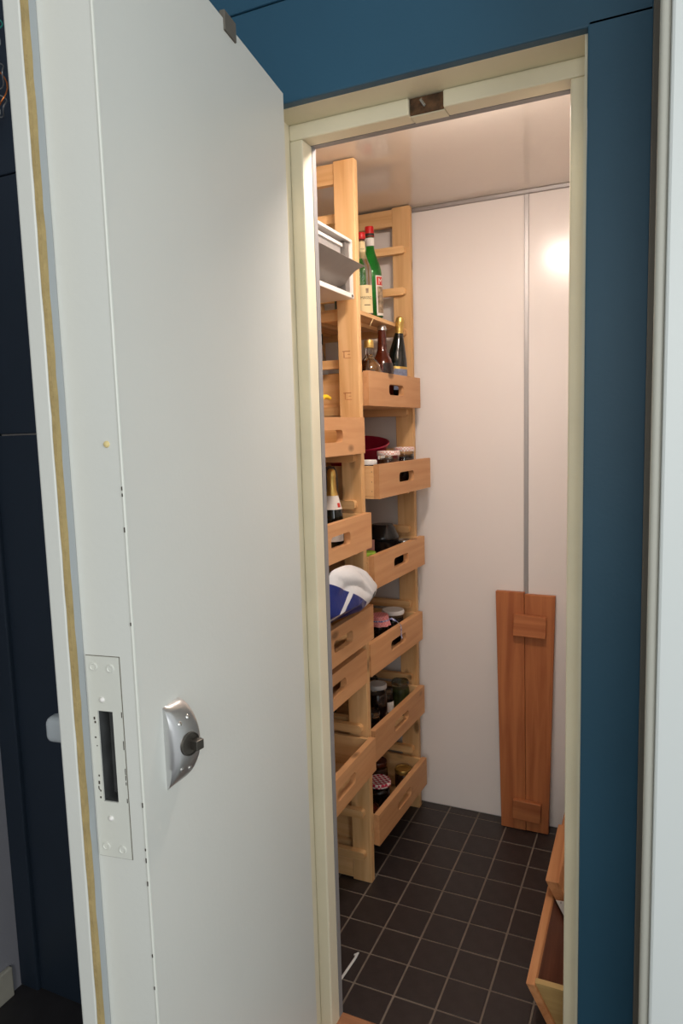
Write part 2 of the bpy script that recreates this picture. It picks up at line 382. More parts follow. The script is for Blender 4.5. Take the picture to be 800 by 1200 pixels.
# white cupboard end beside the blue wall
cb = thing('tall_cupboard', 'tall white cupboard end standing beside the blue wall', 'cupboard', (0.795, -1.16, ZF))
obj('side_panel', box(0.0, 0.60, -0.14, 0.155, 0.0, 2.65, 0.004), 'white', cb)
obj('edge_profile', box(-0.0125, 0.0005, -0.135, 0.02, 0.0, 2.65, 0.005, 3), 'greyedge', cb, smooth=True)
obj('filler_strip', box(-0.0235, -0.001, 0.06, 0.158, 0.0, 2.65, 0.002), 'brownedge', cb)

# ------------------------------------------------------------------ the open door
ang = math.radians(-81.7)
DW, DT = 0.572, 0.072
dr = thing('door_1', 'thick white cold room door standing open with a steel lock', 'door', (0.162, -1.064, 0.0), (0, 0, ang), kind='structure')
# local axes: +x along the leaf from the hinge, -y outwards (hall side), inner face y = 0
ZD0, ZD1 = 0.0, 2.008
b = NB()
SZ0, SZ1, ST0, ST1 = 0.966, 1.080, -0.0545, -0.034      # lock slot in the edge
bx(b, 0, DW - 0.03, -DT, 0, ZD0, ZD1)
for (y0, y1, z0, z1) in ((-DT, 0, ZD0, SZ0), (-DT, 0, SZ1, ZD1), (-DT, ST0, SZ0, SZ1), (ST1, 0, SZ0, SZ1)):
    bx(b, DW - 0.03, DW, y0, y1, z0, z1)
bmesh.ops.remove_doubles(b, verts=b.verts[:], dist=1e-5)
leaf = obj('leaf', b, 'door', dr)
obj('arris_bead', tube([(DW - 0.0015, -0.0015, ZD0), (DW - 0.0015, -0.0015, 1.0), (DW - 0.0015, -0.0015, ZD1)], 0.0023, 8), 'edge', leaf, smooth=True)
lip = obj('outer_lip', box(-0.02, DW + 0.0215, -DT - 0.0225, -DT, ZD0 - 0.012, ZD1 + 0.02, 0.0025), 'door', dr)
fb = NB(); fn = 90
prev = None
for i in range(fn + 1):
    z = ZD0 + (ZD1 - ZD0) * i / fn
    w1 = 0.0211 + random.uniform(-.0008, .0003)
    t1 = -DT + 0.0045 + random.uniform(-.0006, .0008)
    ring = [fb.verts.new(c) for c in ((DW + 0.0135, -DT, z), (DW + w1, -DT, z), (DW + w1, t1, z), (DW + 0.0135, t1, z))]
    if prev:
        for k in range(4): fb.faces.new((prev[k], prev[(k + 1) % 4], ring[(k + 1) % 4], ring[k]))
    else: fb.faces.new(ring)
    prev = ring
fb.faces.new(prev)
fo = obj('foam_seal', fb, 'foam', dr); fo['label'] = 'crumbling yellow foam strip along the door edge'
obj('rubber_seal', box(DW, DW + 0.0135, -DT - 0.0002, -DT + 0.004, ZD0, ZD1, 0.0015), 'seal', dr)
# lock plate as a frame round the slot
PZ0, PZ1, PY0, PY1 = 0.895, 1.147, -0.066, -0.021
pb = NB(); e = 0.0012
for (y0, y1, z0, z1) in ((PY0, PY1, PZ0, SZ0), (PY0, PY1, SZ1, PZ1), (PY0, ST0, SZ0, SZ1), (ST1, PY1, SZ0, SZ1)):
    bx(pb, DW, DW + e, y0, y1, z0, z1)
bmesh.ops.remove_doubles(pb, verts=pb.verts[:], dist=1e-5)
obj('paint_crack', box(DW, DW + .0005, PY0 - .0004, PY1 + .0010, PZ0 - .0008, SZ0 - .004), 'crack', dr); obj('paint_crack', box(DW, DW + .0005, PY0 - .0004, PY1 + .0010, SZ1 + .004, PZ1 + .0008), 'crack', dr); obj('paint_crack', box(DW, DW + .0005, ST1 + .004, PY1 + .0010, SZ0 - .004, SZ1 + .004), 'crack', dr)
lp = obj('lock_plate', pb, 'edge', dr); lp['label'] = 'painted over lock plate with an empty slot'
for (y, z, r) in ((-0.056, 1.134, .0055), (-0.033, 1.133, .0055), (-0.0555, 0.908, .0055), (-0.033, 0.906, .0055)):
    obj('screw', lathe([(0, 0), (r, 0), (r * .95, .0009), (r * .7, .0012), (r * .55, .0004), (0, .0004)], 14), 'edge', lp, (DW + e, y, z), (0, PI / 2, 0), True)
for (y, z) in ((-0.047, 1.094), (-0.046, 0.945)):
    obj('rivet', lathe([(.0035, 0), (.0030, .0015), (.0015, .0026), (0, .0030)], 12), 'whitelid', lp, (DW + e, y, z), (0, PI / 2, 0), True)
lb = NB()
for q in ((ST0, ST0 + .0005, SZ0, SZ1), (ST1 - .0005, ST1, SZ0, SZ1), (ST0, ST1, SZ0, SZ0 + .0005), (ST0, ST1, SZ1 - .0005, SZ1)): bx(lb, DW - .0195, DW - .0008, *q)
obj('slot_shade_liner', lb, 'slot', lp)  # thin dark sheets added so the slot walls read as shaded
obj('lock_case', box(DW - 0.0295, DW - 0.020, ST0 - 0.004, ST1 + 0.004, SZ0 - 0.002, SZ1 + 0.002), 'slot', lp)
for i in range(26):            # chipped paint by the plate and along the arris
    if i < 10:
        y, z = (-0.0585 + random.uniform(-.002, .001), random.uniform(0.965, 1.075)); w, h = random.uniform(.0008, .002), random.uniform(.001, .004)
    elif i < 16:
        y, z = (PY1 - 0.0006, random.uniform(0.92, 1.13)); w, h = .0008, random.uniform(.003, .012)
    else:
        y, z = (-0.0015, random.choice((1.345, 1.30, 1.27, 0.905, 0.86, 0.78, 1.19, 0.72, 0.96, 0.62)) + random.uniform(-.01, .01)); w, h = .0012, random.uniform(.002, .006)
    x = DW + (e if i < 16 else 0.0010)
    obj('paint_chip', box(x - .0003, x + .0005, y - w / 2, y + w / 2, z - h / 2, z + h / 2), 'chip', lp if i < 16 else leaf)
obj('filler_blob', lathe([(.004, 0), (.0034, .0015), (.0015, .0024), (0, .0026)], 12), 'filler', leaf, (DW, -0.018, 1.395), (0, PI / 2, 0), True)
# inner lock escutcheon : arched bar whose face tilts towards the free edge
s0, s1, zc, hh = 0.476, 0.520, 1.012, 0.054
def esc(u): return 0.027 * (1 - u * u) ** 0.62 + 0.0008
eb = NB(); n = 26; R = []
for i in range(n + 1):
    u = -1 + 2 * i / n; z = zc + hh * u; out = esc(u)
    ins = 0.006 * abs(u) ** 3
    sec = ((s0 + ins, 0), (s0 + ins, out * .90), (s0 + ins + .003, out), (s0 + ins + .008, out), (s1 - .010, out * .66), (s1 - .003, out * .52), (s1, out * .36), (s1, 0))
    R.append([eb.verts.new((a, b_, z)) for a, b_ in sec])
ns = len(R[0])
for A, B in zip(R, R[1:]):
    for k in range(ns): eb.faces.new((A[k], A[(k + 1) % ns], B[(k + 1) % ns], B[k]))
eb.faces.new(R[0]); eb.faces.new(R[-1])
es = obj('escutcheon', eb, 'chrome', dr, smooth=True); es['label'] = 'arched steel lock plate on the inner face'
fdir = Vector((0.31, 0.95, 0)).normalized()
def on_face(o_, s_, u, off=0.0):
    f = (s_ - (s0 + .008)) / ((s1 - .010) - (s0 + .008)); out = esc(u) * (1 - .34 * f)
    nz = Vector((fdir.x, fdir.y, 0.95 * u)).normalized()
    o_.location = Vector((s_, out, zc + hh * u)) + nz * off
    o_.rotation_euler = nz.to_track_quat('Z', 'X').to_euler()
hc_ = obj('hole_cup', lathe([(0.0, .0010), (0.0132, .0010), (0.0138, .0022), (0.0150, .0020), (0.0154, -.002)], 26, cap=False), 'darkmetal', es, smooth=True); on_face(hc_, .4975, 0.0)
sp_ = obj('spindle', box(-0.0064, 0.0064, -0.0064, 0.0064, -0.004, 0.012, 0.0008), 'darkmetal', es); on_face(sp_, .4915, -.02)
for (s_, u) in ((.507, .55), (.492, .62), (.507, -.58), (.492, -.66)):
    sc_ = obj('screw', lathe([(.0030, -.001), (.0030, .0006), (.0022, .0012), (0, .0014)], 12), 'silver', es, smooth=True); on_face(sc_, s_, u)
# outer lever
oh = obj('outer_handle', tube([(0.500, -0.090, 1.016), (0.500, -0.130, 1.016)], 0.009, 12), 'silver', dr, smooth=True)
b = box(0.486, 0.514, -0.186, -0.125, 0.998, 1.034, 0.010, 4)
obj('grip', b, 'greyplastic', oh, smooth=True)
obj('hinge_bracket', box(0.205, 0.245, -0.006, 0.003, ZD1 - 0.016, ZD1 + 0.012, 0.001), 'brownedge', dr)

# ------------------------------------------------------------------ drawer shelving
RZ = [0.108 + 0.1365 * k for k in range(15)]          # runner tops
XF, PW = 0.004, 0.064
su = thing('shelving_unit', 'tall pine ladder frame shelving holding pull-out wooden drawers', 'shelving', (0, 0, 0))
XBK = -0.40
def runner_mesh(len_x):
    b = NB(); h, t = 0.025, 0.020; n = 8
    pr = [(0, 0, -h), (len_x - 0.010, 0, -h)]
    pts = [(0, -h), (len_x - .008, -h)] + [(len_x - .008 + .008 * math.sin(a), -h + .008 - .008 * math.cos(a)) for a in [PI / 2 * i / 4 for i in range(1, 5)]] + \
          [(len_x - .008 + .008 * math.cos(a), -.008 + .008 * math.sin(a)) for a in [PI / 2 * i / 4 for i in range(0, 5)]] + [(0, 0)]
    lo = [b.verts.new((x, 0, z)) for x, z in pts]; hi = [b.verts.new((x, t, z)) for x, z in pts]
    b.faces.new(lo); b.faces.new(hi)
    for i in range(len(pts)):
        j = (i + 1) % len(pts); b.faces.new((lo[i], lo[j], hi[j], hi[i]))
    bmesh.ops.recalc_face_normals(b, faces=b.faces[:])
    me = bpy.data.meshes.new('runner'); b.to_mesh(me); b.free(); me.materials.append(M_['pine_x']); return me
RM = runner_mesh(-0.012 - XBK); RM2 = runner_mesh(0.22)
LAD = ((-0.375, -0.350), (0.096, 0.121), (-0.846, -0.822))
for li, (y0, y1) in enumerate(LAD):
    zt = ZC - 0.003
    obj('post', box(XF - PW, XF, y0, y1, 0, zt, 0.0025), 'pine_z', su)
    obj('post', box(XBK, XBK + PW, y0, y1, 0, zt, 0.0025), 'pine_z', su)
    obj('rail', box(XBK + PW, XF - PW, y0 + .003, y1 - .003, 2.092, zt - .004, 0.002), 'pine_x', su)
    obj('rail', box(XBK + PW, XF - PW, y0 + .003, y1 - .003, 0.004, 0.080, 0.002), 'pine_x', su)
    for k, z in enumerate(RZ):
        if li != 1: link('runner', RM, su, (XBK, y1, z))                 # bay against the back wall
        if li == 0 and k in (0, 1, 2, 3, 4, 5, 7, 8, 9): link('runner', RM, su, (XBK, y0 - 0.020, z))
        if li == 0 and k == 12: link('runner', RM2, su, (XBK, y0 - 0.020, z + 0.020))
        if li == 1: link('runner', RM, su, (XBK, y0 - 0.020, z))
# carved marks on the post (routed grooves)
for z, s in ((1.618, 1), (1.500, 1)):
    for (x0, x1, dz0, dz1) in ((-.046, -.022, .010, .0118), (-.042, -.040, -.008, .010), (-.038, -.020, -.009, -.0075), (-.030, -.022, .001, .0022)):
        obj('groove', box(x0, x1, -0.3756, -0.3745, z + dz0, z + dz1), 'cleat', su)
# top shelf board
sb = obj('shelf_board', box(-0.385, -0.030, -0.328, 0.074, RZ[12], RZ[12] + 0.012, 0.001), 'pine_y', su)
sb['label'] = 'thin shelf board under the upright bottles'
for x in (-0.30, -0.20, -0.10): obj('batten', box(x - .012, x + .012, -0.325, 0.072, RZ[12] - 0.012, RZ[12], 0.001), 'pine_y', sb)
obj('splinter', tube([(-0.030, -0.170, 1.748), (-0.026, -0.185, 1.742), (-0.024, -0.203, 1.730), (-0.026, -0.213, 1.714)], [.0012, .0011, .0009, .0004], 6), 'cream', sb)

def front_board(L, H, th, slot_w, slot_h, zc_):
    """drawer front in the plane x = 0 (outer face), with a rounded hand slot"""
    b = NB(); yc = L / 2; r = min(slot_h * 0.42, 0.012); N = 8
    inner = []
    for (sx, sz, a0) in ((1, 1, 0), (-1, 1, PI / 2), (-1, -1, PI), (1, -1, 1.5 * PI)):
        for i in range(N + 1):
            a = a0 + PI / 2 * i / N
            inner.append((yc + sx * (slot_w / 2 - r) + r * math.cos(a), zc_ + sz * (slot_h / 2 - r) + r * math.sin(a)))
    outer = []
    for (y, z), q in zip(inner, range(len(inner))):
        dy, dz = y - yc, z - zc_
        ky = ((L - yc) if dy > 0 else yc) / max(abs(dy), 1e-6); kz = ((H - zc_) if dz > 0 else zc_) / max(abs(dz), 1e-6)
        k = min(ky, kz); outer.append([yc + dy * k, zc_ + dz * k])
    corners = [(L, H), (0, H), (0, 0), (L, 0)]
    for ci, c in enumerate(corners):                       # snap the nearest point of each quarter to the corner
        rng = range(ci * (N + 1), (ci + 1) * (N + 1))
        j = min(rng, key=lambda q: (outer[q][0] - c[0]) ** 2 + (outer[q][1] - c[1]) ** 2); outer[j] = list(c)
    n = len(inner)
    F = [[b.verts.new((x, y, z)) for (y, z) in lp_] for x in (0, -th) for lp_ in (outer, inner)]
    for i in range(n):
        j = (i + 1) % n
        b.faces.new((F[0][i], F[0][j], F[1][j], F[1][i])); b.faces.new((F[2][i], F[2][j], F[3][j], F[3][i]))
        b.faces.new((F[0][i], F[0][j], F[2][j], F[2][i])); b.faces.new((F[1][i], F[1][j], F[3][j], F[3][i]))
    return b
def drawer(x, y, z, L, H, rot, label, group):
    t = thing('drawer', label, 'drawer', (x, y, z), (0, 0, rot), group)
    D = 0.36
    obj('front', front_board(L, H, 0.018, 0.122, 0.033, 0.052), 'frontwood', t)
    obj('side', box(-D, -0.018, 0.0, 0.012, 0.008, H - 0.004, 0.001), 'pine_x', t)
    obj('side', box(-D, -0.018, L - 0.012, L, 0.008, H - 0.004, 0.001), 'pine_x', t)
    obj('back', box(-D, -D + 0.012, 0.012, L - 0.012, 0.008, H - 0.004), 'pine_y', t)
    obj('bottom', box(-D, -0.018, 0.001, L - 0.001, 0.0, 0.008), 'pine_x', t)
    for zz in (0.022, 0.050, 0.080):
        obj('nail', lathe([(.0014, 0), (.0011, .0006), (0, .0007)], 8), 'chip', t, (-0.024, -0.0002, zz), (PI / 2, 0, 0))
    return t
LB = 0.425
G1 = 'drawers between the two ladder frames'
for (k, xn, xf, lab) in ((10, .019, .036, 'drawer full of dark bottles under the top shelf board'), (8, .045, .068, 'drawer pulled out furthest, holding the crimson bowl'),
        (6, .023, .043, 'drawer with the black lidded tub and a lime topped jar'), (4, .005, .031, 'drawer with a blue ribbon hanging over its front'),
        (2, .012, .034, 'drawer crowded with dark preserving jars, second above the floor'), (0, .019, .038, 'lowest drawer just above the floor, holding the gingham lidded jar')):
    drawer(xn, -0.341, RZ[k] + 0.0005, LB, 0.101, -math.atan2(xf - xn, LB), 'pine ' + lab, G1)
G2 = 'drawers beside the doorway'
for (k, xn, lab) in ((9, .020, 'drawer half behind the door frame with a yellow handle inside'), (7, .034, 'drawer half behind the door frame with a gold foiled bottle'),
        (5, .033, 'drawer with a blue and white plastic bag spilling out'), (4, .009, 'closed drawer directly below the plastic bag drawer'), (2, .030, 'low drawer half behind the door frame, above the shelving foot')):
    drawer(xn, -0.382 - 0.425, RZ[k] + 0.0005, 0.425, 0.102, 0.0, 'pine ' + lab, G2)

# ------------------------------------------------------------------ bottles and jars
def bottle(name, label, loc, prof, m, caps=(), tilt=(0, 0, 0), group=None, liquid=None):
    t = thing(name, label, 'bottle', loc, tilt, group)
    obj('glass', lathe(prof, 30), m, t, smooth=True)
    for (nm, pr, mm) in caps: obj(nm, lathe(pr, 26), mm, t, smooth=True)
    return t
def wineprof(r, H, rn, sh=0.58, curve=0.8):
    p = [(0, 0.0), (r * .86, 0.0), (r, 0.006), (r, H * sh)]
    for i in range(1, 9):
        u = i / 8; s = 0.5 - 0.5 * math.cos(PI * u)
        p.append((r + (rn - r) * s, H * (sh + (0.80 - sh) * u * curve + (1 - curve) * (0.80 - sh) * s)))
    return p + [(rn, H * 0.955), (rn * 1.12, H * .965), (rn * 1.12, H), (0, H)]
ZSH = RZ[12] + 0.0125
GB = 'bottles on the top shelf board'
H = 0.282
t = bottle('wine_bottle', 'green vermouth bottle with red cap and picture label', (-0.068, -0.075, ZSH + .002), wineprof(.0335, H, .0125, .50), 'greenglass',
    (('cap', [(.0145, H * .90), (.0145, H * 1.0), (.0135, H * 1.012), (0, H * 1.012)], 'redcap'), ('neck_band', [(.0138, H * .80), (.0142, H * .802), (.0142, H * .885), (.0138, H * .887)], 'paper')), (0.06, 0, 0), GB)
obj('cap_ring', lathe([(.0150, H * .905), (.0152, H * .91), (.0152, H * .93), (.0150, H * .935)], 24, cap=False), 'ink', t)
a0 = math.radians(-14)
obj('label', patch(.0338, .008, .132, a0 - .55, a0 + .55), 'paper', t)
obj('label_picture', patch(.0342, .016, .098, a0 - .42, a0 + .42), 'picture', t)
obj('label_square', patch(.0342, .102, .128, a0 - .45, a0 + .42), 'redink', t)
text_on_cyl('lettering', 'M', .027, .0348, .105, a0, 'paper', t)
H = 0.248
t = bottle('wine_bottle', 'clear bottle with red cap and cream label, between two green bottles', (-0.066, -0.152, ZSH + .002), wineprof(.0275, H, .0105, .54), 'clear',
    (('cap', [(.0125, H * .925), (.0135, H * .94), (.0135, H * .99), (.012, H * 1.005), (0, H * 1.005)], 'redcap'),), (0.06, 0, 0), GB)
a0 = math.radians(-52)
obj('label', patch(.0280, .006, .090, a0 - .95, a0 + .95), 'cream', t)
obj('crest', patch(.0284, .066, .080, a0 - .02, a0 + .30), 'picture', t)
text_on_cyl('lettering', 'MASSO', .0125, .0286, .048, a0 + .05, 'ink', t)
obj('label_line', patch(.0284, .029, .0315, a0 - .25, a0 + .45), 'ink', t)
obj('neck_label', patch(.0110, .170, .222, a0 - 1.3, a0 + 1.3), 'cream', t)
text_on_cyl('lettering', 'MASSO', .0050, .0116, .198, a0, 'ink', t)
H = 0.245
t = bottle('wine_bottle', 'green bottle with dark banded labels beside the front post', (-0.105, -0.222, ZSH), wineprof(.029, H, .012, .5), 'greenglass',
    (('cap', [(.0135, H * .93), (.0135, H * 1.0), (0, H * 1.0)], 'goldfoil'),), (0, 0, 0), GB)
a0 = math.radians(-60)
obj('label', patch(.0293, .010, .048, a0 - 1.2, a0 + 1.2), 'ink', t)
obj('label_band', patch(.0293, .052, .085, a0 - 1.2, a0 + 1.2), 'cream', t)
obj('label_stripe', patch(.0297, .060, .078, a0 - 1.2, a0 + 1.2), 'ink', t)
obj('neck_band', patch(.0170, .160, .180, a0 - 1.4, a0 + 1.4), 'cream', t)
# bottles in the uppermost drawer
def dz(k): return RZ[k] + 0.0092
GD = 'bottles in the uppermost drawer'
z = dz(10)
fl_r = [(0, 0), (.036, 0), (.039, .004), (.040, .075), (.039, .105), (.034, .124), (.022, .140), (.013, .150), (.0105, .158), (.0105, .188), (0, .188)]
t = bottle('liqueur_bottle', 'round shouldered clear bottle with gold screw cap', (-0.048, -0.168, z), fl_r, 'clear', (('screw_cap', [(.0150, .176), (.0153, .177), (.0153, .197), (.0143, .200), (0, .200)], 'goldfoil'),), (0, 0, 0), GD)
br = [(0, 0), (.033, 0), (.036, .004), (.036, .110), (.0345, .130), (.029, .150), (.021, .166), (.0165, .180), (.0148, .205), (.0132, .243), (.0150, .245), (.0150, .252), (0, .252)]
t = bottle('beer_bottle', 'broad brown glass bottle with a slim neck and silver cap', (-0.047, -0.054, z), br, 'brownglass', (('crown_cap', [(.0158, .243), (.0150, .252), (.0120, .258), (0, .259)], 'silver'),), (0, 0, 0), GD)
a0 = math.radians(-25)
obj('label', patch(0, .096, .136, a0 - .7, a0 + .7, 10, 5, lambda zz: .0364 - max(0, zz - .110) * .075), 'darkjam', t)
H = 0.292
t = bottle('sparkling_bottle', 'black sparkling wine bottle with gold foil neck and round label', (-0.042, 0.031, z + 0.004), [(0, 0), (.036, 0), (.039, .005), (.0395, .090), (.0375, .120), (.033, .150), (.0265, .182), (.0195, .212), (.0140, .238), (.0130, .25), (.0125, .27), (0, .27)], 'blackglass',
    (('foil', [(.0143, .238), (.0140, .246), (.0135, .266), (.0148, .271), (.0148, .277), (.0130, .288), (.008, H), (0, H)], 'goldfoil'),), (0, 0.10, 0), GD)
a0 = math.radians(-40)
rf = lambda zz: .0399 - max(0, (zz - .09)) * .068
obj('label', patch(0, .050, .128, a0 - .85, a0 + .85, 12, 6, rf), 'goldfoil', t)
obj('label_field', patch(0, .050, .120, a0 - .72, a0 + .72, 12, 6, lambda zz: rf(zz) + .0005), 'bluelabel', t)
t = bottle('clear_bottle', 'clear bottle seen through the gap of the near ladder frame', (-0.205, -0.200, z), wineprof(.026, .225, .0105, .55), 'clear', (('screw_cap', [(.012, .195), (.012, .228), (0, .228)], 'black'),), (0, 0, 0), GD)
t = bottle('milk_bottle', 'white bottle hidden behind the black sparkling bottle', (-0.110, 0.045, z), wineprof(.021, .195, .010, .62), 'whitelid', (), (0, 0, 0), GD)

def jar(name, label, loc, r, h, lid, fill, group, lidr=None, lh=0.010, neck=True, level=0.86):
    t = thing(name, label, 'jar', loc, (0, 0, random.uniform(0, 6)), group)
    lr = lidr or r * .90; hb = h - lh
    obj('glass', lathe([(0, 0), (r * .92, 0), (r, .005), (r, hb * .74), (r * .97, hb * .82), (lr * .94, hb * .92), (lr * .94, hb), (0, hb)], 28), 'clear', t, smooth=True)
    q = r - .0022
    obj('contents', lathe([(0, .003), (q * .92, .003), (q, .008), (q, hb * .72), (q * .95, hb * .80), (q * .85, hb * level), (0, hb * level)], 24), fill, t, smooth=True)
    if lid: obj('lid', lathe([(lr, hb - .004), (lr * 1.015, hb - .003), (lr * 1.015, h - .003), (lr * .96, h), (lr * .84, h), (lr * .80, h - .0012), (0, h - .001)], 30), lid, t, smooth=True)
    return t
z = dz(8)
b = lathe([(0, 0), (.050, 0), (.056, .004), (.080, .062), (.112, .134), (.1165, .139), (.1165, .143), (.113, .143), (.079, .067), (.052, .010), (0, .009)], 40)
bo = obj('bowl', b, 'bowl', None, (-0.156, -0.048, z + 0.013), smooth=True)
bo.rotation_mode = 'QUATERNION'; bo.rotation_quaternion = Matrix.Rotation(0.20, 3, Vector((.93, .37, 0))).to_quaternion()
tag(bo, 'deep crimson plastic bowl in the furthest pulled drawer', 'bowl')
GJ = 'jars in the bowl drawer'
jar('jam_jar', 'jar with a red speckled white lid in front of the crimson bowl', (0.0, -0.142, z), .0345, .126, 'dotlid', 'brownjam', GJ, .0365)
jar('jam_jar', 'half empty jar with a speckled lid beside the far post', (-0.004, 0.020, z), .0340, .133, 'dotlid', 'darkjam', GJ, .0345, level=.62)
jar('jam_jar', 'dark jar with a plain white lid beside the drawer side', (-0.012, -0.283, z), .029, .104, 'whitelid', 'darkjam', GJ)
jar('jam_jar', 'small dark jar between the white lidded and the speckled jar', (-0.050, -0.212, z), .026, .095, 'black', 'darkjam', GJ)
z = dz(6)
t = thing('storage_tub', 'black lidded tub with ribbed rim', 'tub', (-0.066, -0.040, z))
obj('body', lathe([(0, 0), (.050, 0), (.053, .004), (.054, .085), (.056, .088), (.056, .096), (.054, .098), (.054, .104), (0, .104)], 32), 'black', t, smooth=True)
obj('lid', lathe([(.056, .098), (.057, .102), (.055, .110), (.050, .118), (.043, .136), (.034, .148), (0, .150)], 32), 'black', t, smooth=True)
jar('jam_jar', 'dark jar with a lime green lid', (-0.026, -0.272, z), .028, .093, 'lime', 'darkjam', None)
tag(obj('card_box', box(-.03, .03, -.010, .010, 0, .112, .001), 'pinkcard', None, (-0.075, -0.175, z), (0, 0, .3)), 'pale pink card box behind the lime lidded jar', 'box')
jar('jam_jar', 'dark jar behind the slot of the tub drawer', (-0.012, 0.028, z), .026, .085, 'silver', 'darkjam', None)
z = dz(4)
GJ = 'jars in the ribbon drawer'
jar('jam_jar', 'dark jam jar with a broad plain white lid', (-0.042, -0.020, z), .0370, .120, 'whitelid', 'darkjam', GJ, .0385)
t = jar('jam_jar', 'jar covered with pink gingham cloth and a ribbon', (-0.046, -0.140, z - 0.0), .031, .131, 'pinkcloth', 'darkjam', GJ, .0315)
t.rotation_euler = (0, 0, 0)
sk = NB(); n = 44; rings = []
for (r, zz, w) in ((.0300, 0.1315, 0), (.0318, 0.1270, .0004), (.0322, 0.1180, .0006), (.0345, 0.1100, .0016), (.0375, 0.0980, .0030)):
    rings.append([sk.verts.new(((r + w * math.sin(i * 2 * PI * 9 / n)) * math.cos(2 * PI * i / n), (r + w * math.sin(i * 2 * PI * 9 / n)) * math.sin(2 * PI * i / n), zz)) for i in range(n)])
for A, B in zip(rings, rings[1:]):
    for i in range(n): sk.faces.new((A[i], A[(i + 1) % n], B[(i + 1) % n], B[i]))
sk.faces.new(rings[0])
cc = obj('cloth_cover', sk, 'pinkcloth', t, smooth=True)
obj('ribbon_band', lathe([(.0330, .113), (.0340, .114), (.0340, .117), (.0330, .118)], 30, cap=False), 'ribbon', cc)
pts = [(.030, .012, .115), (.036, .014, .117), (.046, .018, .112), (.056, .020, .106), (.068, .020, .097), (.072, .014, .084), (.074, .006, .070), (.075, .012, .052)]
rb = NB(); w = .0038; pr = None
for i, p_ in enumerate(pts):
    tw = .7 * math.sin(i * 1.3)
    a = (p_[0], p_[1] - w * math.cos(tw), p_[2] - w * math.sin(tw)); c = (p_[0], p_[1] + w * math.cos(tw), p_[2] + w * math.sin(tw))
    cur = [rb.verts.new(q) for q in (a, c, (c[0] + .0008, c[1], c[2] + .0008), (a[0] + .0008, a[1], a[2] + .0008))]
    if pr:
        for k in range(4): rb.faces.new((pr[k], pr[(k + 1) % 4], cur[(k + 1) % 4], cur[k]))
    pr = cur
obj('ribbon_tail', rb, 'ribbon', cc)
z = dz(2)
GJ = 'preserve jars in the second lowest drawer'
jar('jam_jar', 'tall dark jar with a domed grey metal lid', (-0.052, -0.155, z), .032, .172, 'greylid', 'darkjam', GJ, .031)
jar('jam_jar', 'dark jar with a clear glass lid beside the drawer side', (-0.036, -0.250, z), .028, .118, 'clear', 'darkjam', GJ, .027, level=.7)
jar('jam_jar', 'wide jar of greenish preserve below the far runner', (-0.040, 0.032, z), .033, .120, 'clear', 'greenjam', GJ, .031)
t = jar('jam_jar', 'narrow dark jar with a pale paper label', (-0.052, -0.075, z), .025, .128, 'clear', 'darkjam', GJ, .023)
t.rotation_euler = (0, 0, 0); obj('label', patch(.0253, .050, .085, -1.2, .2), 'paper', t)
jar('jam_jar', 'dark jar at the back behind the grey lidded jar', (-0.125, -0.055, z), .034, .150, 'clear', 'darkjam', GJ, .033)
jar('jam_jar', 'dark jar deep in the drawer seen through the ladder gap', (-0.190, -0.270, z), .036, .140, 'black', 'darkjam', GJ, .034)
jar('jam_jar', 'dark jar deepest in the drawer behind the ladder rungs', (-0.280, -0.270, z), .036, .120, 'black', 'darkjam', GJ, .034)
z = dz(0)
GJ = 'jars in the lowest drawer'
jar('jam_jar', 'jam jar with a red and white gingham lid', (-0.050, -0.165, z), .037, .112, 'gingham', 'darkjam', GJ, .0395)
jar('jam_jar', 'low jar with red contents beside the near drawer side', (-0.028, -0.290, z), .026, .088, 'clear', 'redjam', GJ, .025)
jar('jam_jar', 'brown jar behind the gingham lidded jar', (-0.100, -0.050, z), .035, .120, 'brownglass', 'brownjam', GJ, .033)
jar('jam_jar', 'small brown jar beside the far end of the lowest drawer', (-0.030, 0.020, z), .031, .070, 'goldfoil', 'brownjam', GJ, .030)

# things in the bay beside the doorway
z = dz(7)
t = bottle('champagne_bottle', 'small sparkling wine bottle with gold foil and white label', (-0.048, -0.470, z), [(0, 0), (.029, 0), (.031, .004), (.031, .080), (.027, .112), (.018, .145), (.0125, .165), (.0115, .205), (0, .205)], 'blackglass',
    (('foil', [(.0178, .150), (.0132, .166), (.0120, .198), (.0128, .203), (.0128, .208), (.0110, .220), (.006, .225), (0, .225)], 'goldfoil'),))
a0 = math.radians(-55)
obj('neck_label', patch(0, .112, .150, a0 - 1.1, a0 + 1.1, 10, 5, lambda zz: .0275 - (zz - .112) * .26 + .0004), 'paper', t)
obj('label', patch(.0314, .022, .072, a0 - 1.0, a0 + 1.0), 'paper', t)
obj('seal', patch(0, .118, .130, a0 + .45, a0 + .85, 4, 3, lambda zz: .0279 - (zz - .112) * .26 + .0006), 'redink', t)
tag(obj('canister', lathe([(0, 0), (.020, 0), (.0225, .005), (.0225, .195), (.020, .215), (.013, .228), (0, .232)], 32), 'potgrey', None, (-0.076, -0.4200, z), smooth=True), 'dark round topped canister behind the gold foiled bottle', 'canister')
z = dz(9)
pts = [(-.050, -.555, z + .002), (-.050, -.540, z + .06), (-.050, -.530, z + .10), (-.050, -.520, z + .138), (-.050, -.505, z + .150), (-.050, -.485, z + .152), (-.050, -.460, z + .148)]
tag(obj('plastic_hook', tube(pts, [.006, .006, .006, .006, .0065, .0065, .005], 10), 'yellow', None, smooth=True), 'bright yellow plastic handle sticking out of a drawer', 'handle')

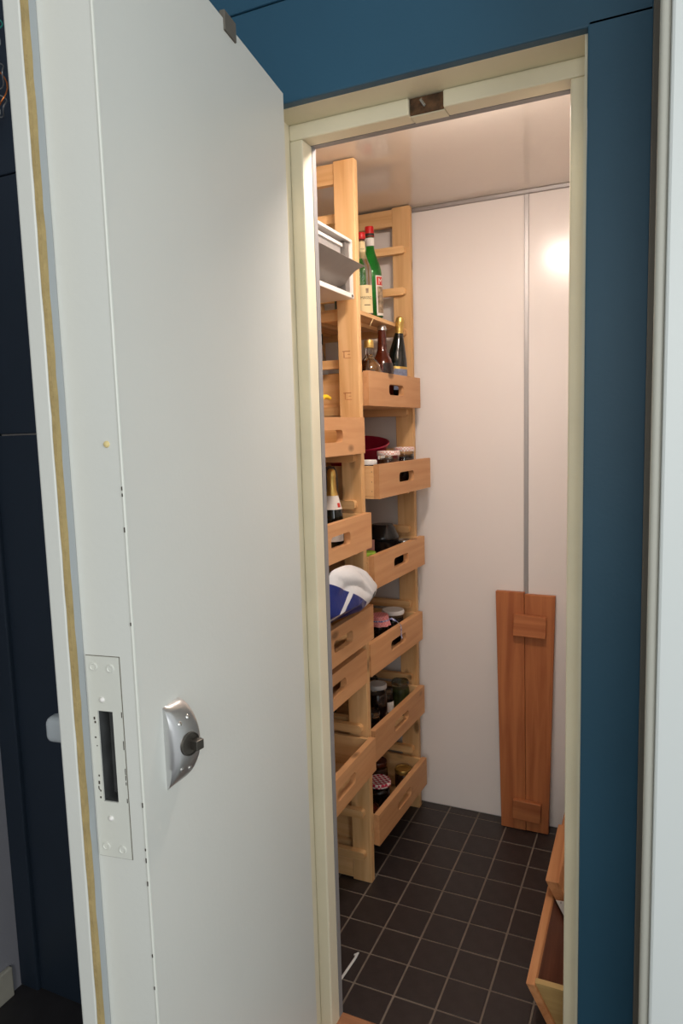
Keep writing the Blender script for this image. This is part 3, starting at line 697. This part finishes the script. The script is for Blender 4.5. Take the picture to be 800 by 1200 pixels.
# plastic bag spilling over the drawer
out_px = [(-.70, .84), (-.715, .92), (-.705, 1.0), (-.68, 1.044), (-.637, 1.052), (-.555, 1.044), (-.468, 1.014), (-.415, .98), (-.379, .954), (-.379, .938), (-.40, .928), (-.455, .915), (-.516, .900), (-.56, .86), (-.60, .825), (-.66, .818)]
import itertools
def smooth_loop(pts, n):
    m = len(pts); o = []
    for q in range(n):
        t_ = q / n * m; i = int(t_) % m; f = t_ - int(t_)
        p0, p1, p2, p3 = (pts[(i + k) % m] for k in (-1, 0, 1, 2))
        o.append(tuple(0.5 * (2 * p1[a] + (p2[a] - p0[a]) * f + (2 * p0[a] - 5 * p1[a] + 4 * p2[a] - p3[a]) * f * f + (3 * p1[a] - p0[a] - 3 * p2[a] + p3[a]) * f ** 3) for a in (0, 1)))
    return o
lo = smooth_loop(out_px, 120); cyy, czz = -.560, .950
bg = NB(); NR = 26; L2 = []
def bagx(y, zz):                     # middle surface: inside the drawer below, over the front edge above
    return -0.042 + 0.082 * min(1, max(0, (zz - .88 + .055 * min(1, max(0, (y + .56) / .08))) / .06))
for side in (1, -1):
    rings = [[bg.verts.new((bagx(cyy, czz) + side * .026, cyy, czz))]]
    for j in range(1, NR + 1):
        r = j / NR; rg = []
        for i, (y, zz) in enumerate(lo):
            if j == NR and side == -1: rg.append(L2[0][NR][i]); continue
            yy, z3 = cyy + (y - cyy) * r, czz + (zz - czz) * r
            th = .026 * math.sqrt(max(0, 1 - r ** 2.4))
            an = math.atan2(z3 - .936, yy + .45)             # creases run out from the hand hole
            fold = .0085 * (abs(math.sin(an * 4.5 + .6 * math.sin(r * 6))) - .5) * min(1, math.hypot(z3 - .936, yy + .45) * 9) + .0045 * (abs(math.sin(yy * 26 + z3 * 37 + 2 * math.sin(z3 * 23))) - .5)
            rg.append(bg.verts.new((bagx(yy, z3) + side * th + fold * min(1, 3 * (1 - r) + .25), yy, z3)))
        rings.append(rg)
    L2.append(rings)
    n = len(lo)
    for j in range(NR):
        for i in range(n):
            k = (i + 1) % n
            if j == 0: f = bg.faces.new((rings[0][0], rings[1][i], rings[1][k]))
            else: f = bg.faces.new((rings[j][i], rings[j][k], rings[j + 1][k], rings[j + 1][i]))
bmesh.ops.recalc_face_normals(bg, faces=bg.faces[:])
kill = [f for f in bg.faces if (f.calc_center_median().y + .450) ** 2 / .018 ** 2 + (f.calc_center_median().z - .936 - (f.calc_center_median().y + .450) * .5) ** 2 / .008 ** 2 < 1]
bmesh.ops.delete(bg, geom=kill, context='FACES')
tag(obj('plastic_bag', bg, 'bag', None, smooth=True), 'crumpled white and blue plastic carrier bag hanging out of a drawer', 'bag')

# metal flap box on the top runners
mb = thing('metal_flap_box', 'white sheet metal box with an open grey flap on the top runners', 'box', (0, 0, RZ[12] + 0.020))
Y0b, Y1b, Hb = -0.800, -0.400, 0.160
zb0 = 0.014
obj('top_plate', box(-.34, .004, Y0b, Y1b, Hb - .008, Hb, .001), 'boxwhite', mb)
obj('bottom_plate', box(-.34, .006, Y0b, Y1b, 0.0005, zb0, .002), 'boxwhite', mb)
obj('side_plate', box(-.34, .004, Y1b - .004, Y1b, zb0, Hb - .008), 'boxwhite', mb)
obj('side_plate', box(-.34, .004, Y0b, Y0b + .004, zb0, Hb - .008), 'boxwhite', mb)
obj('back_plate', box(-.34, -.336, Y0b + .004, Y1b - .004, zb0, Hb - .008), 'boxwhite', mb)
obj('inner_post', box(-.03, -.004, Y1b - .034, Y1b - .006, zb0, Hb - .010), 'boxgrey', mb)
dfb = obj('inner_drawer', box(-.28, -.012, Y0b + .006, Y1b - .044, .082, .144, .001), 'boxsilver', mb)
obj('top_rim', box(-.012, -.006, Y0b + .006, Y1b - .044, .134, .142), 'boxwhite', dfb)
# flap: curved sheet hinged low at the front, sticking out
fp = NB(); nn = 14; g = []
for j in range(nn + 1):
    u = j / nn
    x = -.022 + .074 * u; zz = .030 + .034 * u + .014 * u * u
    yend = -.402 - .038 * u + .050 * 4 * u * (1 - u) * -.55 + .012 * max(0, u - .8) * 5
    g.append([(fp.verts.new((x, Y0b + .01 + (yend - Y0b - .01) * i / 10, zz)), fp.verts.new((x - .0012, Y0b + .01 + (yend - Y0b - .01) * i / 10, zz + .0015))) for i in range(11)])
for j in range(nn):
    for i in range(10):
        for k in (0, 1): fp.faces.new((g[j][i][k], g[j][i + 1][k], g[j + 1][i + 1][k], g[j + 1][i][k]))
for i in range(10):
    fp.faces.new((g[nn][i][0], g[nn][i + 1][0], g[nn][i + 1][1], g[nn][i][1])); fp.faces.new((g[0][i][0], g[0][i + 1][0], g[0][i + 1][1], g[0][i][1]))
for j in range(nn):
    fp.faces.new((g[j][10][0], g[j + 1][10][0], g[j + 1][10][1], g[j][10][1])); fp.faces.new((g[j][0][0], g[j + 1][0][0], g[j + 1][0][1], g[j][0][1]))
fq = obj('flap', fp, 'boxgrey', mb, smooth=True); fq['label'] = 'grey metal flap sticking out of the box'
obj('screw', lathe([(.004, 0), (.0035, .002), (0, .0025)], 12), 'darkmetal', mb, (.006, Y1b - .014, .007), (0, PI / 2, 0), True)

# ------------------------------------------------------------------ plank panel leaning on the back wall
lean = math.atan2(0.040, 0.836)
pp = thing('plank_panel', 'two reddish planks joined by short cleats, leaning on the back wall', 'panel', (0.305, 0.090, 0.003), (-lean, 0, -0.0))
b = NB()
def slab(w0, w1, v0, v1, y0, y1, z1):
    b = NB(); vs = []
    for y in (y0, y1):
        vs.append([b.verts.new(c) for c in ((w0, y, 0), (w1, y, 0), (v1, y, z1), (v0, y, z1))])
    b.faces.new(vs[0]); b.faces.new(vs[1])
    for i in range(4): b.faces.new((vs[0][i], vs[0][(i + 1) % 4], vs[1][(i + 1) % 4], vs[1][i]))
    bmesh.ops.bevel(b, geom=b.edges[:], offset=.0015, segments=1, affect='EDGES'); return b
obj('plank', slab(0.003, 0.0875, -0.023, 0.0735, -.002, .019, .836), 'plank', pp)
obj('plank', slab(0.0885, 0.163, 0.0745, 0.176, 0, .019, .830), 'plank', pp)
c1 = obj('cleat', box(.020, .128, -.022, -.0025, .690, .764, .003), 'cleat', pp, rot=(0, 0.03, 0))
c2 = obj('cleat', box(.042, .138, -.022, -.0025, .045, .114, .003), 'cleat', pp, rot=(0, 0.03, 0))

# ------------------------------------------------------------------ wooden troughs stacked by the right wall
def trough(label, loc, L, Wt, H, rotz, end_set=0.008, inner='trough_in'):
    t = thing('wooden_trough', label, 'trough', loc, (0, 0, rotz))
    sl = math.tan(math.radians(28)); th = .019
    def side(mir):
        b = NB(); pts = [(0, H), (th, H), (th + sl * H, 0), (sl * H, 0)]
        vs = [[b.verts.new(((Wt - x) if mir else x, y, z)) for x, z in pts] for y in (0, L)]
        b.faces.new(vs[0]); b.faces.new(vs[1])
        for i in range(4): b.faces.new((vs[0][i], vs[0][(i + 1) % 4], vs[1][(i + 1) % 4], vs[1][i]))
        bmesh.ops.bevel(b, geom=b.edges[:], offset=.001, segments=1, affect='EDGES'); return b
    obj('side_board', side(False), 'trough', t); obj('side_board', side(True), 'trough', t)
    for y in (end_set, L - end_set - .016):
        b = NB(); pts = [(th, H), (Wt - th, H), (Wt - th - sl * H, 0), (th + sl * H, 0)]
        vs = [[b.verts.new((x, yy, z)) for x, z in pts] for yy in (y, y + .016)]
        b.faces.new(vs[0]); b.faces.new(vs[1])
        for i in range(4): b.faces.new((vs[0][i], vs[0][(i + 1) % 4], vs[1][(i + 1) % 4], vs[1][i]))
        obj('end_board', b, 'trough_end', t)
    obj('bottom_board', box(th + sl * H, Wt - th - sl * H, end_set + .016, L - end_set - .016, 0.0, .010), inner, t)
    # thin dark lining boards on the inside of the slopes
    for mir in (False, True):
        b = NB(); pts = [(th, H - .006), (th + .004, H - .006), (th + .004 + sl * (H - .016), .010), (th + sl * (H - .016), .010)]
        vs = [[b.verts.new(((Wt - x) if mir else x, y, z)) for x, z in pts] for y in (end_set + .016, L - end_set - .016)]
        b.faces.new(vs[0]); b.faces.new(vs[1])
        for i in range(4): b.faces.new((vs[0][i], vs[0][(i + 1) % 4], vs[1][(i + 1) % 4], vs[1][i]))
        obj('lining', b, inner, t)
    return t
trough('long wooden trough with splayed sides by the sill', (0.541, -0.768, 0.001), 0.860, 0.30, 0.150, 0.012)
b = NB(); sl = math.tan(math.radians(28)); pts = [(0, .150), (.034, .150), (.034 + sl * .138, .012), (sl * .138, .012)]
pts = [(x, z) for x, z in pts]
vs = [[b.verts.new((x, y, z)) for x, z in pts] for y in (0, .285)]
b.faces.new(vs[0]); b.faces.new(vs[1])
for i in range(4): b.faces.new((vs[0][i], vs[0][(i + 1) % 4], vs[1][(i + 1) % 4], vs[1][i]))
bmesh.ops.bevel(b, geom=b.edges[:], offset=.0015, segments=1, affect='EDGES')
tag(obj('timber_offcut', b, 'trough', None, (0.537, -0.454, 0.0505), (0, 0, 0.012)), 'thick orange timber offcut standing inside the long trough', 'timber')
b = NB(); pts = [(0.566, 0.156), (0.700, 0.170), (0.700, 0.040), (0.628, 0.040)]
vs = [[b.verts.new((x, y, z)) for x, z in pts] for y in (-0.4635, -0.4625)]
b.faces.new(vs[0]); b.faces.new(vs[1])
for i in range(4): b.faces.new((vs[0][i], vs[0][(i + 1) % 4], vs[1][(i + 1) % 4], vs[1][i]))
cdo = tag(obj('card', b, 'paper', None), 'white punched card standing in the trough before the offcut', 'card')
for (x, z) in ((.578, .150), (.587, .132), (.600, .112)):
    obj('punch_mark', box(x, x + .002, -0.4638, -0.4634, z, z + .006), 'crack', cdo)

# straw on the floor
st = NB(); tube([(0.081, -0.668, .004), (0.0725, -0.805, .004)], .0026, 8, st)
tag(obj('plastic_stick', tube([(0.074, -0.675, .004), (0.080, -0.664, .004), (0.0800, -0.680, .004), (0.0760, -0.740, .004), (0.0715, -0.806, .004)], .0034, 8), 'whitelid', None), 'thin pale plastic stick lying on the dark tiles', 'stick')
st.free()

# ------------------------------------------------------------------ pantry ceiling lamp
lm = thing('ceiling_lamp', 'round bulkhead ceiling lamp inside the pantry', 'lamp', (0.40, -0.70, ZC))
obj('base', lathe([(0, 0), (.075, 0), (.075, -.018), (0, -.018)], 32), 'lampbase', lm, smooth=True)
obj('diffuser', lathe([(.068, -.0185), (.064, -.032), (.050, -.046), (.028, -.054), (0, -.057)], 32, cap=False), 'lampglow', lm, smooth=True)

# ------------------------------------------------------------------ wire ornament hanging on the dark wall
wo = thing('wire_ornament', 'tangle of copper and steel wire loops hung on the dark wall', 'ornament', (-0.60, YBL - 0.03, 2.20))
for i, (cx, cz, r, m) in enumerate(((-.02, .05, .035, 'steelwire'), (-.01, -.01, .050, 'copper'), (-.03, -.05, .040, 'steelwire'), (.0, .10, .030, 'steelwire'), (-.02, -.09, .025, 'steelwire'), (.012, .02, .028, 'steelwire'), (.015, -.045, .022, 'steelwire'), (.02, .12, .02, 'greenpot'))):
    obj('wire_loop', tube([(cx + r * math.cos(a), .006 * math.sin(3 * a + i), cz + r * math.sin(a)) for a in [2 * PI * k / 28 for k in range(29)]], .0016, 6), m, wo)
obj('hook', tube([(-.01, .03, .14), (-.01, .005, .14), (-.01, -.003, .135), (-.01, -.003, .125)], .002, 6), 'steelwire', wo)
